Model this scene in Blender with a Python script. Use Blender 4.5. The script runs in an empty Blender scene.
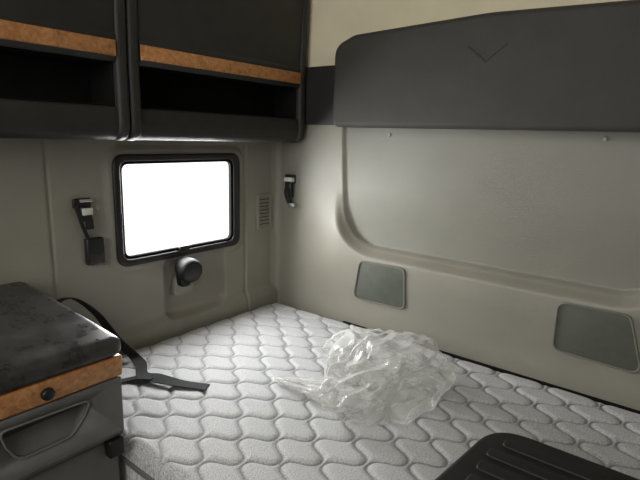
import bpy, bmesh, math, random
from mathutils import Vector, Matrix, noise
random.seed(7)
scene=bpy.context.scene
COL=scene.collection

# ------------------------------------------------------------------ materials
def new_mat(name):
    m=bpy.data.materials.new(name); m.use_nodes=True
    nt=m.node_tree; b=nt.nodes['Principled BSDF']
    return m,nt,b
def plastic(name,col,rough=.5,var=.12,scale=30,bump=.15,bscale=400,metal=0.0,spec=.5):
    m,nt,b=new_mat(name)
    tc=nt.nodes.new('ShaderNodeTexCoord')
    n=nt.nodes.new('ShaderNodeTexNoise'); n.inputs['Scale'].default_value=scale; n.inputs['Detail'].default_value=6
    nt.links.new(tc.outputs['Object'],n.inputs['Vector'])
    r=nt.nodes.new('ShaderNodeValToRGB')
    r.color_ramp.elements[0].position=.3; r.color_ramp.elements[1].position=.7
    r.color_ramp.elements[0].color=tuple(c*(1-var) for c in col)+(1,)
    r.color_ramp.elements[1].color=tuple(min(1,c*(1+var)) for c in col)+(1,)
    nt.links.new(n.outputs['Fac'],r.inputs['Fac']); nt.links.new(r.outputs['Color'],b.inputs['Base Color'])
    n2=nt.nodes.new('ShaderNodeTexNoise'); n2.inputs['Scale'].default_value=bscale; n2.inputs['Detail'].default_value=2
    nt.links.new(tc.outputs['Object'],n2.inputs['Vector'])
    bp=nt.nodes.new('ShaderNodeBump'); bp.inputs['Strength'].default_value=bump; bp.inputs['Distance'].default_value=.002
    nt.links.new(n2.outputs['Fac'],bp.inputs['Height']); nt.links.new(bp.outputs['Normal'],b.inputs['Normal'])
    b.inputs['Roughness'].default_value=rough; b.inputs['Metallic'].default_value=metal
    b.inputs['Specular IOR Level'].default_value=spec
    return m
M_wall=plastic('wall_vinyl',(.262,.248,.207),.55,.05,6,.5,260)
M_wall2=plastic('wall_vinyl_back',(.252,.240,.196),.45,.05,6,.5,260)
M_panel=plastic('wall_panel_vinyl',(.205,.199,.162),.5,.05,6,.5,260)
M_cream=plastic('cream_vinyl',(.78,.70,.50),.7,.05,8,.3,200)
M_dark=plastic('charcoal_plastic',(.025,.024,.023),.5,.12,20,.4,350,spec=.35)
M_lip=plastic('lip_plastic_lit',(.031,.029,.027),.55,.12,20,.4,350,spec=.3)  # charcoal made lighter, with the light on the locker lip put into the colour
M_door=plastic('charcoal_door',(.032,.031,.029),.5,.12,20,.5,350,spec=.35)
M_black=plastic('black_plastic',(.010,.010,.010),.4,.2,20,.2,300)
M_matte=plastic('matte_black_plastic',(.009,.009,.009),.55,.2,20,.2,300,spec=.35)
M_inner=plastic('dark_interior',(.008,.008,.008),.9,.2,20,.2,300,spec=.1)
M_pad=plastic('padded_vinyl',(.049,.046,.041),.6,.07,14,.8,420,spec=.3)
M_grey=plastic('grey_plastic',(.145,.145,.142),.5,.08,20,.3,400)
M_pull=plastic('pull_plastic',(.17,.17,.167),.5,.08,20,.3,400)
M_scoop=plastic('scoop_shaded_plastic',(.12,.12,.118),.5,.08,20,.3,400)  # darker copy of the drawer grey, painting shade into the pull pocket
M_grille=plastic('speaker_cloth',(.105,.112,.090),.8,.08,40,.5,700)
M_speakrim=plastic('speaker_rim',(.165,.162,.135),.6,.05,20,.1,400)
M_metal=plastic('steel',(.55,.55,.53),.3,.1,40,.1,300,metal=.8)
M_screw=plastic('screw_head',(.30,.29,.26),.5,.1,40,.1,300)
M_badge=plastic('pale_badge',(.65,.64,.58),.4,.1,40,.1,300)
M_strap=plastic('webbing',(.012,.012,.013),.75,.3,200,.8,900)
M_base=plastic('base_carpet',(.20,.20,.19),.9,.2,120,.8,600)
M_floor=plastic('floor_rubber',(.05,.05,.05),.8,.2,30,.5,300)
M_ceil=plastic('ceiling_fabric',(.50,.47,.38),.85,.05,20,.4,400)
M_vent=plastic('vent_plastic',(.26,.248,.207),.5,.05,20,.1,300)

def lidmat():
    m,nt,b=new_mat('dusty_lid')
    tc=nt.nodes.new('ShaderNodeTexCoord')
    n=nt.nodes.new('ShaderNodeTexNoise'); n.inputs['Scale'].default_value=14; n.inputs['Detail'].default_value=10; n.inputs['Roughness'].default_value=.7
    nt.links.new(tc.outputs['Object'],n.inputs['Vector'])
    sp=nt.nodes.new('ShaderNodeTexNoise'); sp.inputs['Scale'].default_value=220; sp.inputs['Detail'].default_value=2
    nt.links.new(tc.outputs['Object'],sp.inputs['Vector'])
    r=nt.nodes.new('ShaderNodeValToRGB'); e=r.color_ramp.elements
    e[0].position=.42; e[0].color=(.030,.030,.030,1); e[1].position=.75; e[1].color=(.075,.075,.072,1)
    nt.links.new(n.outputs['Fac'],r.inputs['Fac'])
    r3=nt.nodes.new('ShaderNodeMapRange'); r3.inputs['From Min'].default_value=.70; r3.inputs['From Max'].default_value=.78; r3.inputs['To Max'].default_value=.6
    nt.links.new(sp.outputs['Fac'],r3.inputs['Value'])
    mx=nt.nodes.new('ShaderNodeMix'); mx.data_type='RGBA'; mx.inputs['B'].default_value=(.22,.22,.21,1)
    nt.links.new(r3.outputs['Result'],mx.inputs['Factor']); nt.links.new(r.outputs['Color'],mx.inputs['A'])
    nt.links.new(mx.outputs['Result'],b.inputs['Base Color'])
    r2=nt.nodes.new('ShaderNodeMapRange'); r2.inputs['From Min'].default_value=.4; r2.inputs['From Max'].default_value=.65
    r2.inputs['To Min'].default_value=.24; r2.inputs['To Max'].default_value=.45
    nt.links.new(n.outputs['Fac'],r2.inputs['Value']); nt.links.new(r2.outputs['Result'],b.inputs['Roughness'])
    bp=nt.nodes.new('ShaderNodeBump'); bp.inputs['Strength'].default_value=.22; bp.inputs['Distance'].default_value=.002
    nt.links.new(sp.outputs['Fac'],bp.inputs['Height']); nt.links.new(bp.outputs['Normal'],b.inputs['Normal'])
    return m
M_lid=lidmat()
def wood():
    m,nt,b=new_mat('burl_wood')
    tc=nt.nodes.new('ShaderNodeTexCoord')
    n=nt.nodes.new('ShaderNodeTexNoise'); n.inputs['Scale'].default_value=48; n.inputs['Detail'].default_value=6; n.inputs['Distortion'].default_value=1.4
    nt.links.new(tc.outputs['Object'],n.inputs['Vector'])
    r=nt.nodes.new('ShaderNodeValToRGB'); e=r.color_ramp.elements
    e[0].position=.25; e[0].color=(.32,.13,.045,1); e[1].position=.78; e[1].color=(.72,.37,.155,1)
    k=e.new(.5); k.color=(.54,.245,.09,1)
    nt.links.new(n.outputs['Fac'],r.inputs['Fac']); nt.links.new(r.outputs['Color'],b.inputs['Base Color'])
    b.inputs['Roughness'].default_value=.35
    return m
M_wood=wood()

def fabric():
    m,nt,b=new_mat('quilted_fabric')
    tc=nt.nodes.new('ShaderNodeTexCoord')
    mp=nt.nodes.new('ShaderNodeMapping'); mp.inputs['Scale'].default_value=(240,560,60)
    mp.inputs['Rotation'].default_value=(0,0,.4)
    nt.links.new(tc.outputs['Object'],mp.inputs['Vector'])
    n=nt.nodes.new('ShaderNodeTexNoise'); n.inputs['Scale'].default_value=1; n.inputs['Detail'].default_value=3
    nt.links.new(mp.outputs['Vector'],n.inputs['Vector'])
    r=nt.nodes.new('ShaderNodeValToRGB'); e=r.color_ramp.elements
    e[0].position=.37; e[0].color=(.32,.322,.322,1); e[1].position=.58; e[1].color=(.61,.613,.61,1)
    nt.links.new(n.outputs['Fac'],r.inputs['Fac'])
    at=nt.nodes.new('ShaderNodeAttribute'); at.attribute_name='stitch_shade'  # grey thread plus crease shade painted along the quilt seams
    mx=nt.nodes.new('ShaderNodeMix'); mx.data_type='RGBA'
    nt.links.new(at.outputs['Fac'],mx.inputs['Factor'])
    nt.links.new(r.outputs['Color'],mx.inputs['A']); mx.inputs['B'].default_value=(.13,.131,.134,1)
    nt.links.new(mx.outputs['Result'],b.inputs['Base Color'])
    bp=nt.nodes.new('ShaderNodeBump'); bp.inputs['Strength'].default_value=.25; bp.inputs['Distance'].default_value=.0015
    nt.links.new(n.outputs['Fac'],bp.inputs['Height']); nt.links.new(bp.outputs['Normal'],b.inputs['Normal'])
    b.inputs['Roughness'].default_value=.7
    return m
M_fab=fabric()

def film():
    m,nt,b=new_mat('clear_plastic_film')
    b.inputs['Base Color'].default_value=(.88,.88,.86,1); b.inputs['Roughness'].default_value=.18
    b.inputs['Specular IOR Level'].default_value=.85
    tr=nt.nodes.new('ShaderNodeBsdfTransparent'); tr.inputs['Color'].default_value=(.96,.96,.95,1)
    mix=nt.nodes.new('ShaderNodeMixShader'); lw=nt.nodes.new('ShaderNodeLayerWeight'); lw.inputs['Blend'].default_value=.38
    tc=nt.nodes.new('ShaderNodeTexCoord'); n=nt.nodes.new('ShaderNodeTexNoise'); n.inputs['Scale'].default_value=20; n.inputs['Detail'].default_value=2; n.inputs['Distortion'].default_value=.8
    nt.links.new(tc.outputs['Object'],n.inputs['Vector'])
    bp=nt.nodes.new('ShaderNodeBump'); bp.inputs['Strength'].default_value=.4; bp.inputs['Distance'].default_value=.008
    nt.links.new(n.outputs['Fac'],bp.inputs['Height']); nt.links.new(bp.outputs['Normal'],b.inputs['Normal'])
    nt.links.new(bp.outputs['Normal'],lw.inputs['Normal'])
    mr=nt.nodes.new('ShaderNodeMapRange'); mr.inputs['To Min'].default_value=.15; mr.inputs['To Max'].default_value=.60
    nt.links.new(lw.outputs['Facing'],mr.inputs['Value']); nt.links.new(mr.outputs['Result'],mix.inputs['Fac'])
    nt.links.new(tr.outputs['BSDF'],mix.inputs[1]); nt.links.new(b.outputs['BSDF'],mix.inputs[2])
    nt.links.new(mix.outputs['Shader'],nt.nodes['Material Output'].inputs['Surface'])
    return m
M_film=film()
def glass():
    m,nt,b=new_mat('window_glass')
    tr=nt.nodes.new('ShaderNodeBsdfTransparent'); gl=nt.nodes.new('ShaderNodeBsdfGlossy'); gl.inputs['Roughness'].default_value=.02
    mix=nt.nodes.new('ShaderNodeMixShader'); mix.inputs['Fac'].default_value=.06
    nt.links.new(tr.outputs['BSDF'],mix.inputs[1]); nt.links.new(gl.outputs['BSDF'],mix.inputs[2])
    nt.links.new(mix.outputs['Shader'],nt.nodes['Material Output'].inputs['Surface'])
    return m
M_glass=glass()

# ------------------------------------------------------------------ helpers
def mk(name,verts,faces,mat,smooth=True,parent=None):
    me=bpy.data.meshes.new(name); me.from_pydata([tuple(v) for v in verts],[],faces); me.update()
    o=bpy.data.objects.new(name,me); COL.objects.link(o)
    if mat: me.materials.append(mat)
    for p in me.polygons: p.use_smooth=smooth
    if parent: attach(o,parent)
    return o
def attach(o,par):
    o.parent=par; o.matrix_parent_inverse=Matrix.Translation(par.location).inverted() if par.type=='EMPTY' else par.matrix_basis.inverted()
def finish(bm,name,mat,parent,smooth=True,sharp=35):
    bmesh.ops.recalc_face_normals(bm,faces=bm.faces)
    me=bpy.data.meshes.new(name); bm.to_mesh(me); bm.free()
    o=bpy.data.objects.new(name,me); COL.objects.link(o); me.materials.append(mat)
    for p in me.polygons: p.use_smooth=smooth
    if smooth: me.set_sharp_from_angle(angle=math.radians(sharp))
    if parent: attach(o,parent)
    return o
def thing(name,label,cat,loc,group=None,kind=None):
    e=bpy.data.objects.new(name,None); e.location=loc; e.empty_display_size=.05; COL.objects.link(e)
    e['label']=label; e['category']=cat
    if group: e['group']=group
    return e
def rbox(name,a,b,bev,mat,parent=None,seg=3):
    bm=bmesh.new(); bmesh.ops.create_cube(bm,size=1)
    for v in bm.verts:
        v.co=Vector([(a[i]+b[i])/2+v.co[i]*(b[i]-a[i]) for i in range(3)])
    if bev>0: bmesh.ops.bevel(bm,geom=list(bm.edges),offset=bev,segments=seg,affect='EDGES',profile=.5)
    return finish(bm,name,mat,parent)
def round_poly(pts,rads,n=6):
    out=[];N=len(pts)
    if not hasattr(rads,'__len__'): rads=[rads]*N
    for i in range(N):
        p=Vector(pts[i]);a=Vector(pts[i-1]);b=Vector(pts[(i+1)%N]);r=rads[i]
        if r<=0: out.append(p);continue
        da=(a-p).normalized();db=(b-p).normalized()
        ang=da.angle(db); t=min(r/math.tan(ang/2),(a-p).length*.49,(b-p).length*.49)
        p0=p+da*t;p1=p+db*t
        for k in range(n+1):
            s=k/n; out.append(p0*(1-s)**2+p*2*s*(1-s)+p1*s*s)
    return out
def PA(axis,p,h):
    return {0:(h,p[0],p[1]),1:(p[0],h,p[1]),2:(p[0],p[1],h)}[axis]
def prism(name,pts,axis,lo,hi,mat,parent=None,bev=0,seg=2,sharp=35):
    """pts 2D; axis: 0 -> pts=(y,z); 1 -> pts=(x,z); 2 -> pts=(x,y)"""
    bm=bmesh.new()
    vs0=[bm.verts.new(PA(axis,p,lo)) for p in pts]; vs1=[bm.verts.new(PA(axis,p,hi)) for p in pts]
    n=len(pts)
    f0=bm.faces.new(vs0); f1=bm.faces.new(vs1[::-1])
    for i in range(n): bm.faces.new([vs0[i],vs1[i],vs1[(i+1)%n],vs0[(i+1)%n]])
    bmesh.ops.recalc_face_normals(bm,faces=bm.faces)
    if bev>0:
        ed=list(set(list(f0.edges)+list(f1.edges)))
        bmesh.ops.bevel(bm,geom=ed,offset=bev,segments=seg,affect='EDGES',profile=.5)
    return finish(bm,name,mat,parent,True,sharp)
def ring(name,outer,inner,axis,lo,hi,mat,parent=None,bev=0):
    bm=bmesh.new(); n=len(outer)
    A=[bm.verts.new(PA(axis,p,lo)) for p in outer];B=[bm.verts.new(PA(axis,p,hi)) for p in outer]
    Cc=[bm.verts.new(PA(axis,p,hi)) for p in inner];D=[bm.verts.new(PA(axis,p,lo)) for p in inner]
    for i in range(n):
        j=(i+1)%n
        for q in ((A,B),(B,Cc),(Cc,D),(D,A)):
            bm.faces.new([q[0][i],q[0][j],q[1][j],q[1][i]])
    bmesh.ops.recalc_face_normals(bm,faces=bm.faces)
    if bev>0:
        sB=set(B);sC=set(Cc)
        ed=[e for e in bm.edges if (e.verts[0] in sB and e.verts[1] in sB) or (e.verts[0] in sC and e.verts[1] in sC)]
        bmesh.ops.bevel(bm,geom=ed,offset=bev,segments=3,affect='EDGES',profile=.5)
    return finish(bm,name,mat,parent)
def cyl(name,p0,p1,r0,r1,mat,parent=None,n=32,bev=0):
    p0=Vector(p0);p1=Vector(p1);d=p1-p0
    bm=bmesh.new(); bmesh.ops.create_cone(bm,cap_ends=True,segments=n,radius1=r0,radius2=r1,depth=d.length)
    if bev>0:
        ed=[e for e in bm.edges if abs(e.verts[0].co.z-e.verts[1].co.z)<1e-6]
        bmesh.ops.bevel(bm,geom=ed,offset=bev,segments=3,affect='EDGES',profile=.5)
    q=d.to_track_quat('Z','Y')
    for v in bm.verts: v.co=q@v.co+(p0+p1)/2
    return finish(bm,name,mat,parent)
def lathe(name,p0,d,prof,mat,parent=None,n=40):
    q=Vector(d).to_track_quat('Z','Y'); p0=Vector(p0); vs=[];fs=[]
    for (h,r) in prof:
        for k in range(n):
            a=2*math.pi*k/n; vs.append(q@Vector((r*math.cos(a),r*math.sin(a),h))+p0)
    for i in range(len(prof)-1):
        for k in range(n):
            l=(k+1)%n; fs.append((i*n+k,i*n+l,(i+1)*n+l,(i+1)*n+k))
    fs.append(tuple(range(n-1,-1,-1))); fs.append(tuple((len(prof)-1)*n+k for k in range(n)))
    o=mk(name,vs,fs,mat,True,parent); o.data.set_sharp_from_angle(angle=math.radians(50)); return o
def smooth(e0,e1,x):
    t=max(0,min(1,(x-e0)/(e1-e0))); return t*t*(3-2*t)
def ribbon(name,pts,w,th,mat,parent=None,side=None):
    P=[Vector(p) for p in pts];S=[Vector(s).normalized() for s in side]
    R=[];Sd=[]
    for i in range(len(P)-1):
        p0=P[max(i-1,0)];p1=P[i];p2=P[i+1];p3=P[min(i+2,len(P)-1)]
        for k in range(10):
            t=k/10
            R.append(.5*((2*p1)+(p2-p0)*t+(2*p0-5*p1+4*p2-p3)*t*t+(-p0+3*p1-3*p2+p3)*t**3))
            Sd.append((S[i]*(1-t)+S[i+1]*t).normalized())
    R.append(P[-1]);Sd.append(S[-1])
    vs=[];fs=[]
    for i,(p,s) in enumerate(zip(R,Sd)):
        t=(R[min(i+1,len(R)-1)]-R[max(i-1,0)]).normalized(); nn=t.cross(s).normalized()
        for a,b in ((-1,-1),(1,-1),(1,1),(-1,1)): vs.append(p+s*(a*w/2)+nn*(b*th/2))
    for i in range(len(R)-1):
        for k in range(4):
            l=(k+1)%4; fs.append((i*4+k,i*4+l,(i+1)*4+l,(i+1)*4+k))
    fs.append((3,2,1,0));b=(len(R)-1)*4;fs.append((b,b+1,b+2,b+3))
    o=mk(name,vs,fs,mat,True,parent)
    bm=bmesh.new();bm.from_mesh(o.data);bmesh.ops.recalc_face_normals(bm,faces=bm.faces);bm.to_mesh(o.data);bm.free()
    o.data.set_sharp_from_angle(angle=math.radians(40))
    return o

ZM=.65     # mattress top
XR=1.90    # right wall
CEIL=2.45
YF=-3.1    # front of the cab

# ------------------------------------------------------------------ room shell
def struct(o): o['kind']='structure'; return o
def sd_recess(x,z):
    hw=.575+.07*max(0,(z-1.1))
    cx,cz=.95,1.27; hz=.30; r=.17
    qx=abs(x-cx)-hw+r; qz=abs(z-cz)-hz+r
    return math.hypot(max(qx,0),max(qz,0))+min(max(qx,qz),0)-r
def back_y(x,z):
    d=sd_recess(x,z)
    low=smooth(1.22,.99,z)
    y=(.014+.014*low)*(1-smooth(-.008,0,d))
    roll=smooth(-.002,.034,d)
    ends=smooth(.16,.40,x)*smooth(XR-.16,XR-.40,x)
    y-=(.042*roll*low)*ends
    y+=(.038*smooth(.94,.70,z))*ends
    c=.035
    for e in (x,XR-x):
        if e<c: y-=c-math.sqrt(max(0,c*c-(c-e)**2))
    return y
st=.005
NX=360
xs=[i*XR/NX for i in range(NX+1)]; zs=[.30+i*st for i in range(int((CEIL-.30)/st)+2)]
vs=[];fs=[]
for z in zs:
    for x in xs: vs.append((x,back_y(x,z),z))
nx=len(xs)
for j in range(len(zs)-1):
    for i in range(nx-1): fs.append((j*nx+i,j*nx+i+1,(j+1)*nx+i+1,(j+1)*nx+i))
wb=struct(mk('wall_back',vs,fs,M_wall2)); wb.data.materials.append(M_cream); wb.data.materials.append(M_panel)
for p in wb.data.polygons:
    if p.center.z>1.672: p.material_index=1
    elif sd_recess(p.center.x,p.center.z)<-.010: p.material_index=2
WY0,WY1,WZ0,WZ1=-.755,-.275,.972,1.293
def sdbox(y,z,cy,cz,hy,hz,r):
    qy=abs(y-cy)-hy+r;qz=abs(z-cz)-hz+r
    return math.hypot(max(qy,0),max(qz,0))+min(max(qy,qz),0)-r
def left_x(y,z):
    x=0
    x-=.007*(1-smooth(0,.007,abs(y+.985)))
    x-=.012*(1-smooth(0,.009,abs(y+.19)))*smooth(1.36,1.34,z)
    d=sdbox(y,z,-.505,1.13,.30,.215,.06)
    x+=.008*(1-smooth(-.012,.010,d))
    d=sdbox(y,z,-.45,.83,.15,.135,.05)
    x-=.032*(1-smooth(-.016,.0,d))*smooth(.985,.93,z)
    x+=.02*smooth(.73,.68,z)
    return x
ys=[-1.75+i*(1.75/320) for i in range(321)]; zs2=zs
vs=[];fs=[]
for z in zs2:
    for y in ys: vs.append((left_x(y,z),y,z))
ny=len(ys)
for j in range(len(zs2)-1):
    for i in range(ny-1):
        cy=(ys[i]+ys[i+1])/2;cz=(zs2[j]+zs2[j+1])/2
        if sdbox(cy,cz,(WY0+WY1)/2,(WZ0+WZ1)/2,(WY1-WY0)/2+.008,(WZ1-WZ0)/2+.008,.03)<0: continue
        fs.append((j*ny+i,j*ny+i+1,(j+1)*ny+i+1,(j+1)*ny+i))
struct(mk('wall_left',vs,fs,M_wall))
struct(rbox('wall_side',(-.06,YF,0),(0,-1.752,CEIL),0,M_wall))
struct(rbox('wall_right',(XR,YF,0),(XR+.05,.05,CEIL),0,M_wall))
struct(rbox('floor',(-.06,YF,-.05),(XR+.05,.1,0),0,M_floor))
struct(rbox('ceiling',(-.06,YF,CEIL),(XR+.05,.1,CEIL+.05),0,M_ceil))
struct(rbox('wall_front',(-.06,YF-.05,0),(XR+.05,YF,1.05),0,M_dark))
struct(rbox('trim_1',(.02,-.018,1.445),(XR-.02,.02,1.672),.006,M_dark))
struct(rbox('gap_shade_strip',(.40,-.013,.50),(XR-.03,.018,.638),.005,M_inner))  # black strip added to stand for the shade in the gap behind the mattress

# window
cy,cz=(WY0+WY1)/2,(WZ0+WZ1)/2
def rr(y0,y1,z0,z1,r,n=8): return round_poly([(y0,z0),(y1,z0),(y1,z1),(y0,z1)],r,n)
w=struct(ring('window_1',rr(-.785,-.235,.942,1.322,.045),rr(WY0-.006,WY1+.006,WZ0-.006,WZ1+.006,.03),0,-.003,.018,M_black,None,.005))
ring('window_gasket',rr(WY0-.008,WY1+.008,WZ0-.008,WZ1+.008,.03),rr(WY0+.004,WY1-.004,WZ0+.004,WZ1-.004,.025),0,-.004,.010,M_inner,w,.002)
prism('window_pane',rr(WY0-.002,WY1+.002,WZ0-.002,WZ1+.002,.03),0,-.002,.001,M_glass,w)
rbox('window_catch',(.014,-.775,1.10),(.026,-.766,1.13),.002,M_dark,w)
rbox('window_catch',(.010,-.54,.968),(.024,-.49,.982),.003,M_dark,w)

# ------------------------------------------------------------------ bed
bb=rbox('bunk_base',(.03,-1.045,0),(XR-.02,-.045,.487),.01,M_base)
bb['label']='grey carpeted sleeper bunk base under the mattress'; bb['category']='bed base'
MX0,MX1,MY0,MY1=.024,1.885,-1.06,-.025
mat_parent=thing('mattress','light grey flecked quilted mattress on the bunk base','mattress',((MX0+MX1)/2,(MY0+MY1)/2,.49))
W=.074;L=.124;A=.43
T18=math.tanh(1.3)
def seamdist(u,v):
    u+=.010*noise.noise(Vector((u*4,v*4,5))); v+=.010*noise.noise(Vector((u*4,v*4,9)))
    best=1;k0=int(math.floor(u/W))
    ph=2*math.pi*v/L
    c_=math.cos(ph); th=math.tanh(1.3*c_); g=th/T18
    dg=(1-th*th)*1.3/T18*(-math.sin(ph))*2*math.pi/L
    for k in (k0-1,k0,k0+1,k0+2):
        s=1 if k%2 else -1
        xc=k*W+s*A*W*g; sl=A*W*dg
        d=abs(u-xc)/math.sqrt(1+sl*sl)
        best=min(best,d)
    return best
def quilt(x,y):
    d=seamdist(x,y)
    return .0098*math.sqrt(max(0,1-(1-min(1,d/.024))**2)), 1-smooth(.0008,.0048,d)
n1=540;n2=300
vs=[];fs=[];att=[]
R=.024
for j in range(n2+1):
    for i in range(n1+1):
        x=MX0+(MX1-MX0)*i/n1;y=MY0+(MY1-MY0)*j/n2
        e=[x-MX0,MX1-x,y-MY0,MY1-y]
        ex=max(0,R-min(e[0],e[1]));ey=max(0,R-min(e[2],e[3]))
        q=min(R,math.hypot(ex,ey))
        dz=R-math.sqrt(max(0,R*R-q*q))
        sag=.008*noise.noise(Vector((x*2.6,y*2.6,1)))
        h,sd_=quilt(x,y)
        vs.append((x,y,ZM-.010+h*(1-q/R)+sag*(1-q/R)-dz)); att.append(sd_*(1-q/R)*.65)
nn=n1+1
for j in range(n2):
    for i in range(n1): fs.append((j*nn+i,j*nn+i+1,(j+1)*nn+i+1,(j+1)*nn+i))
loop=[i for i in range(n1+1)]+[j*nn+n1 for j in range(1,n2+1)]+[n2*nn+i for i in range(n1-1,-1,-1)]+[j*nn for j in range(n2-1,0,-1)]
b0=len(vs)
for idx in loop: vs.append((vs[idx][0],vs[idx][1],.492)); att.append(0)
m=len(loop)
for k in range(m):
    l=(k+1)%m; fs.append((loop[l],loop[k],b0+k,b0+l))
fs.append(tuple(b0+k for k in range(m)))
qc=mk('quilted_cover',vs,fs,M_fab,True,mat_parent)
a_=qc.data.attributes.new('stitch_shade','FLOAT','POINT'); a_.data.foreach_set('value',att)
ring('piping',[Vector((MX0-.004,MY0-.006)),Vector((MX1+.006,MY0-.006)),Vector((MX1+.006,MY1+.002)),Vector((MX0-.004,MY1+.002))],
     [Vector((MX0+.006,MY0+.006)),Vector((MX1-.006,MY0+.006)),Vector((MX1-.006,MY1-.006)),Vector((MX0+.006,MY1-.006))],2,.585,.597,M_grey,mat_parent,.003)

# ------------------------------------------------------------------ overhead cabinets
def overhead(y0,y1,label):
    e=thing('overhead_cabinet',label,'cabinet',(.0,(y0+y1)/2,1.37),'overhead lockers above the window')
    prof=[(0.012,1.376),(.140,1.370),(.168,1.385),(.175,1.415),(.174,1.462),(.152,1.468),(.148,1.445),(.030,1.440),(.030,1.590),(.150,1.592),(.150,2.09),(.012,2.09)]
    prism('body',round_poly(prof,[0,.05,.04,.04,.016,.016,.01,.01,.01,.01,0,0],8),1,y0+.022,y1-.022,M_lip,e)
    pl=[(.012,1.374),(.145,1.368),(.178,1.382),(.184,1.42),(.182,1.60),(.194,2.09),(.012,2.09)]
    for a,b in ((y0,y0+.036),(y1-.036,y1)):
        prism('end_panel',round_poly(pl,[0,.05,.04,.01,.02,0,0],6),1,a,b,M_door,e,.013,6,60)
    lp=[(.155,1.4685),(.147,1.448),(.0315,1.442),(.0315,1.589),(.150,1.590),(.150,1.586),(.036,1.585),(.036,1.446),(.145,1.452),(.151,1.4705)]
    prism('shelf_shade_sheet',lp,1,y0+.037,y1-.037,M_inner,e)  # near-black sheet added to paint deep shade into the cubby
    for a in (y0+.0365,y1-.0395): rbox('side_shade_sheet',(.033,a,1.443),(.160,a+.003,1.588),.001,M_inner,e)  # more added black sheets, shading the cubby ends
    d=prism('door',round_poly([(.152,1.592),(.172,1.585),(.180,1.60),(.180,1.655),(.176,1.665),(.192,2.085),(.153,2.085)],[.004,.006,.004,.004,.004,.01,0],4),1,y0+.036,y1-.036,M_door,e,.003)
    prism('wood_trim',round_poly([(.174,1.600),(.1835,1.602),(.1835,1.643),(.174,1.646)],[0,.004,.004,0],3),1,y0+.038,y1-.038,M_wood,d,.001)
    return e
overhead(-1.72,-.813,'charcoal overhead locker with burl wood strip, above the belt latch')
overhead(-.811,-.022,'charcoal overhead locker with burl wood strip, above the window')

# ------------------------------------------------------------------ padded board on the back wall
pb=thing('padded_board','long charcoal padded vinyl board fixed across the cream wall','padding',(.95,-.02,1.43))
out=round_poly([(.375,1.435),(1.525,1.435),(1.525,1.725),(1.44,1.757),(.95,1.775),(.46,1.757),(.375,1.725)],[.03,.03,.06,.08,.8,.08,.06],10)
prism('cushion',out,1,-.105,-.019,M_pad,pb,.020,7,75)
for s in (-1,1):
    ribbon('stitching',[(.95,-.1058,1.632),(.95+s*.060,-.1058,1.680)],.0035,.0026,M_dark,pb,[(0,0,1),(0,0,1)])

# ------------------------------------------------------------------ speaker panels
def speaker(pts,label):
    cx=sum(p[0] for p in pts)/4
    e=thing('speaker_panel',label,'speaker',(cx,-.005,.755),'speaker grilles in the back wall')
    c=Vector((cx,sum(p[1] for p in pts)/4))
    o=round_poly(pts,.028,6)
    i=[c+(Vector(p)-c)*.94 for p in o]; q=[c+(Vector(p)-c)*.95 for p in o]
    r_=ring('rim',o,i,1,.014,-.008,M_speakrim,e,.003)
    g_=prism('grille',q,1,.012,-.003,M_grille,e,.002)
    for ob in (r_,g_):
        for v_ in ob.data.vertices:
            t_=smooth(.94,.70,v_.co.z); v_.co.y+=-.042+.038*t_
speaker([(.447,.752),(.692,.758),(.700,.932),(.495,.926)],'grey-green trapezoid speaker grille with rim, near the coat latch')
speaker([(1.215,.758),(1.466,.748),(1.418,.932),(1.222,.928)],'grey-green trapezoid speaker grille with rim, above the ribbed case')

for x,z in ((.564,1.411),(1.279,1.415)):
    s=cyl('screw',(x,.0155,z),(x,.009,z),.007,.005,M_screw,None,16)
    s['label']='small round screw head in the recessed wall panel'; s['category']='screw'; s['group']='wall panel screws'

# ------------------------------------------------------------------ air vent
v=thing('air_vent','small beige louvred vent in the wall beside the window','vent',(0,-.08,1.065))
ring('frame',rr(-.125,-.035,.985,1.145,.010,4),rr(-.112,-.048,.998,1.132,.006,4),0,-.002,.008,M_vent,v,.002)
for k in range(9):
    z=1.004+k*.0155
    ribbon('louvre',[(.004,-.113,z),(.004,-.047,z)],.011,.003,M_vent,v,[(.5,0,-1),(.5,0,-1)])
rbox('backing',(-.004,-.114,.996),(.0005,-.046,1.134),0,M_dark,v)

# ------------------------------------------------------------------ belt latches
def latch_left():
    e=thing('belt_latch','black belt latch with pale tag and hanging buckle, beside the window','latch',(0,-.88,1.12),'bunk restraint latches')
    rbox('bracket',(0,-.918,1.158),(.012,-.862,1.188),.004,M_black,e)
    rbox('hook',(.008,-.902,1.115),(.022,-.866,1.165),.006,M_black,e)
    rbox('tag',(.018,-.898,1.136),(.026,-.864,1.158),.003,M_badge,e)
    rbox('metal_tab',(.012,-.900,1.176),(.020,-.858,1.186),.002,M_metal,e)
    ribbon('hanger_strap',[(.012,-.912,1.17),(.022,-.906,1.13),(.018,-.896,1.10),(.012,-.880,1.062)],.012,.003,M_strap,e,[(0,1,0)]*4)
    ribbon('clip_strap',[(.016,-.880,1.14),(.026,-.880,1.115),(.020,-.876,1.090)],.026,.003,M_strap,e,[(0,1,0)]*3)
    b=rbox('buckle',(.000,-.890,.972),(.024,-.832,1.060),.007,M_black,e)
    rbox('release_button',(.023,-.877,.985),(.027,-.845,1.012),.002,M_dark,b)
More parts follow.
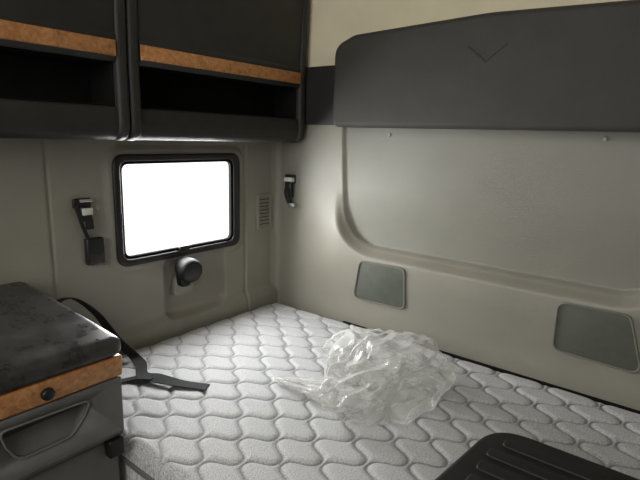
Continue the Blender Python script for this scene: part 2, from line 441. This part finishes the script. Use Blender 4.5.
def latch_back():
    e=thing('belt_latch','black belt latch with pale tag on the wall near the corner','latch',(.09,0,1.16),'bunk restraint latches')
    rbox('bracket',(.065,-.016,1.195),(.115,.002,1.232),.004,M_black,e)
    rbox('hook',(.075,-.030,1.135),(.112,-.008,1.20),.006,M_black,e)
    rbox('tag',(.078,-.036,1.203),(.122,-.016,1.220),.002,M_badge,e)
    ribbon('strap',[(.093,-.02,1.19),(.093,-.036,1.16),(.097,-.026,1.12),(.105,-.02,1.10)],.026,.003,M_strap,e,[(1,0,0)]*4)
    rbox('clasp',(.098,-.030,1.093),(.130,-.012,1.110),.004,M_metal,e)
latch_left();latch_back()

# ------------------------------------------------------------------ reading lamp
l=thing('reading_lamp','round black swivel reading lamp below the window','lamp',(.0,-.49,.80))
prism('base',round_poly([(-.552,.780),(-.465,.780),(-.470,.860),(-.545,.860)],[.02,.02,.03,.03],6),0,-.034,-.005,M_wall,l,.006,3)
prism('bracket_arm',round_poly([(-.540,.822),(-.498,.822),(-.490,.90),(-.550,.90)],[.015,.015,.02,.02],5),0,-.006,.026,M_matte,l,.006,3)
lathe('lamp_head',(.002,-.524,.905),(.80,-.10,-.10),[(0,.012),(.004,.024),(.014,.034),(.030,.042),(.055,.046),(.074,.046),(.084,.041),(.088,.034)],M_matte,l)
d_=Vector((.80,-.10,-.10)).normalized(); p_=Vector((.002,-.524,.905))+d_*.087
lathe('lens',p_,d_,[(-.004,.034),(.001,.033),(.005,.022),(.007,.008)],M_black,l)

# ------------------------------------------------------------------ drawer cabinet
CY0,CY1=-1.56,-1.075
X=.022
c=thing('drawer_cabinet','grey cabinet with dark lid, burl wood strip and pull drawer','cabinet',(.25,(CY0+CY1)/2,0))
rbox('body',(.022,CY0+.010,0.0),(.480+X,CY1-.006,.674),.010,M_grey,c)
rbox('carcass_top',(.022,CY0,.680),(.470+X,CY1-.002,.893),.006,M_dark,c)
prism('lid',round_poly([(.022,.888),(.480+X,.888),(.512+X,.898),(.508+X,.938),(.42,.945),(.25,.954),(.022,.966)],[0,.01,.012,.045,.05,.1,0],10),1,CY0-.004,CY1+.006,M_lid,c,.026,8,80)
wt=prism('wood_trim',round_poly([(.470+X,.838),(.502+X,.838),(.507+X,.890),(.470+X,.892)],[0,.008,.006,0],4),1,CY0,CY1,M_wood,c,.004,3)
kb=cyl('lock_knob',(.503+X,-1.244,.862),(.516+X,-1.244,.862),.014,.012,M_black,wt,24,.003)
dr=prism('drawer',round_poly([(.440+X,.690),(.496+X,.684),(.504+X,.70),(.502+X,.836),(.440+X,.837)],[0,.01,.01,.004,0],4),1,CY0+.002,CY1-.002,M_grey,c,.006,3)
hp=[(-1.340,.818),(-1.152,.812),(-1.168,.778),(-1.200,.740),(-1.310,.738),(-1.330,.778)]
ho=round_poly(hp,[.012,.014,.03,.035,.035,.03],7)
cc=Vector((-1.246,.779)); hi=[Vector((cc.x+(p.x-cc.x)*.95,cc.y+(p.y-cc.y)*.89)) for p in ho]
cut=prism('cutter',hi,0,.470,.56,M_scoop,None)
for v_ in cut.data.vertices:
    if v_.co.x<.5: v_.co.x=.504+X-.005-.045*max(0,min(1,(v_.co.z-.742)/.06))**1.3
mod=dr.modifiers.new('scoop','BOOLEAN'); mod.object=cut; mod.operation='DIFFERENCE'; mod.solver='EXACT'
try: mod.material_mode='TRANSFER'
except Exception: pass
bpy.context.view_layer.update()
dg=bpy.context.evaluated_depsgraph_get()
nm=bpy.data.meshes.new_from_object(dr.evaluated_get(dg)); dr.modifiers.clear(); dr.data=nm
bpy.data.objects.remove(cut)
ring('handle_rim',ho,hi,0,.498+X,.5058+X,M_pull,dr,.0015)
lt=rbox('latch_plate',(.480+X,-1.120,.640),(.508+X,-1.082,.684),.005,M_black,c)

# ------------------------------------------------------------------ strap on the mattress
s=thing('webbing_strap','loose black webbing strap lying on the mattress by the cabinet','strap',(.2,-.85,.65))
zt=ZM+.004
ribbon('webbing',[(.06,-1.04,.88),(.06,-.97,.895),(.07,-.90,.83),(.085,-.845,.73),(.12,-.805,zt+.012),(.175,-.815,zt+.004),(.24,-.850,zt+.004),(.31,-.845,zt+.014),(.38,-.805,zt+.004),(.445,-.765,zt)],.036,.003,M_strap,s,
       [(1,-.2,.1),(1,0,.2),(1,.3,.1),(1,.5,.2),(.7,1,.1),(.4,1,.1),(.1,1,0),(-.3,1,.35),(-.6,1,0),(-.5,1,0)])
ribbon('webbing_tail',[(.15,-1.03,zt+.05),(.19,-.97,zt+.015),(.22,-.92,zt+.001),(.25,-.875,zt+.006),(.30,-.850,zt+.014)],.028,.003,M_strap,s,[(1,-.3,0),(1,-.3,.1),(1,-.6,0),(.8,-.9,.1),(.3,-1,0)])

# ------------------------------------------------------------------ ribbed black case
ZK=ZM+.008
k=thing('ribbed_case','black ribbed plastic case standing on the mattress','case',(1.5,-.84,ZK))
kx0,kx1,ky0,ky1=1.225,1.80,-1.05,-.622
o=round_poly([(kx0-.02,ky0),(kx1,ky0),(kx1,ky1),(kx0+.02,ky1)],[.03,.03,.06,.09],10)
ctr=Vector(((kx0+kx1)/2,(ky0+ky1)/2))
prism('body',[ctr+(p-ctr)*.97 for p in o],2,ZK,.784,M_matte,k,.01,3)
ld=prism('lid',o,2,.770,.797,M_matte,k,.012,5)
for q in range(7):
    yy=ky1-.060-q*.052
    x0_=kx0+.045+(.015 if q==0 else 0)
    prism('rib',round_poly([(x0_,yy-.017),(kx1-.05,yy-.017),(kx1-.05,yy+.017),(x0_,yy+.017)],.012,5),2,.794,.802,M_matte,ld,.004,3)

# ------------------------------------------------------------------ clear plastic bag
def blob(bm,c,r,seed,amp=1.0,rot=0,taper=0):
    t=bmesh.new(); bmesh.ops.create_icosphere(t,subdivisions=6,radius=1)
    c=Vector(c); q=Matrix.Rotation(rot,3,'Z')
    vm={}
    sd=Vector((seed,seed*1.7,seed*.3))
    rots=[Matrix.Rotation(.7+seed,3,'X')@Matrix.Rotation(seed*2,3,'Z'),Matrix.Rotation(2.1*seed,3,'Y')@Matrix.Rotation(1.1,3,'X'),Matrix.Rotation(1.3*seed,3,'Z')@Matrix.Rotation(.6,3,'X')]
    for v in t.verts:
        p=v.co.normalized()
        wv=Vector((noise.noise(p*1.2+sd),noise.noise(p*1.2+sd*2),noise.noise(p*1.2-sd)))*.45
        pp=p+wv
        h=.44*(abs(noise.noise(pp*1.35+sd))*2-.4)
        for k_,(M_,a_,s_) in enumerate(zip(rots,(.28,.17,.06),((.8,2.4,1.2),(1.4,3.8,1.7),(2.5,6,3)))):
            z_=M_@pp; z_=Vector((z_.x*s_[0],z_.y*s_[1],z_.z*s_[2]))
            h+=a_*(abs(noise.noise(z_+sd))*2-.4)
        s=1-h*.56*amp
        tp=1-taper*(.5-.5*p.x)
        w_=q@Vector((p.x*r[0]*s,p.y*r[1]*s*tp,p.z*r[2]*s*tp))+c
        if w_.z<ZM+.005: w_.z=ZM+.005+.002*abs(noise.noise(w_*30))
        vm[v]=bm.verts.new(w_)
    for f in t.faces: bm.faces.new([vm[v] for v in f.verts])
    t.free()
bm=bmesh.new()
blob(bm,(.890,-.475,.724),(.132,.195,.118),3.1,1.0,-.35)
blob(bm,(.775,-.365,.708),(.150,.112,.092),8.4,1.0,.2)
blob(bm,(.745,-.575,.670),(.165,.070,.036),5.2,1.1,.20,.65)
bag=finish(bm,'plastic_bag',M_film,None,True,180)
bag['label']='crumpled clear plastic bag lying on the quilted mattress'; bag['category']='plastic bag'

# ------------------------------------------------------------------ light
wd=bpy.data.worlds.new('overcast'); scene.world=wd; wd.use_nodes=True
bg=wd.node_tree.nodes['Background']; bg.inputs['Color'].default_value=(.98,.99,1,1); bg.inputs['Strength'].default_value=1.6
def area(name,loc,rot,sx,sy,e,col):
    ld=bpy.data.lights.new(name,'AREA'); ld.shape='RECTANGLE'; ld.size=sx; ld.size_y=sy; ld.energy=e; ld.color=col
    o=bpy.data.objects.new(name,ld); o.location=loc; o.rotation_euler=rot; COL.objects.link(o)
area('windshield_daylight',(.95,YF+.25,1.95),(math.radians(68),0,0),1.7,1.0,18,(1,.975,.93))
area('window_daylight',(-.30,-.45,1.35),(0,math.radians(-75),0),1.3,1.4,165,(.98,.99,1))

# ------------------------------------------------------------------ camera
hd=math.radians(38);p=math.radians(11.8);r=math.radians(1.74)
F0=Vector((-math.sin(hd),math.cos(hd),0));R0=Vector((math.cos(hd),math.sin(hd),0));Zv=Vector((0,0,1))
F=F0*math.cos(p)-Zv*math.sin(p);U0=F0*math.sin(p)+Zv*math.cos(p)
Rv=R0*math.cos(r)+U0*math.sin(r);U=U0*math.cos(r)-R0*math.sin(r)
cd=bpy.data.cameras.new('camera'); cam=bpy.data.objects.new('camera',cd); COL.objects.link(cam)
cd.sensor_width=36; cd.lens=36*498/640; cd.clip_start=.02
cam.matrix_world=Matrix(((Rv.x,U.x,-F.x,1.542),(Rv.y,U.y,-F.y,-1.643),(Rv.z,U.z,-F.z,1.400),(0,0,0,1)))
scene.camera=cam
scene.view_settings.view_transform='Standard'
scene.view_settings.look='None'
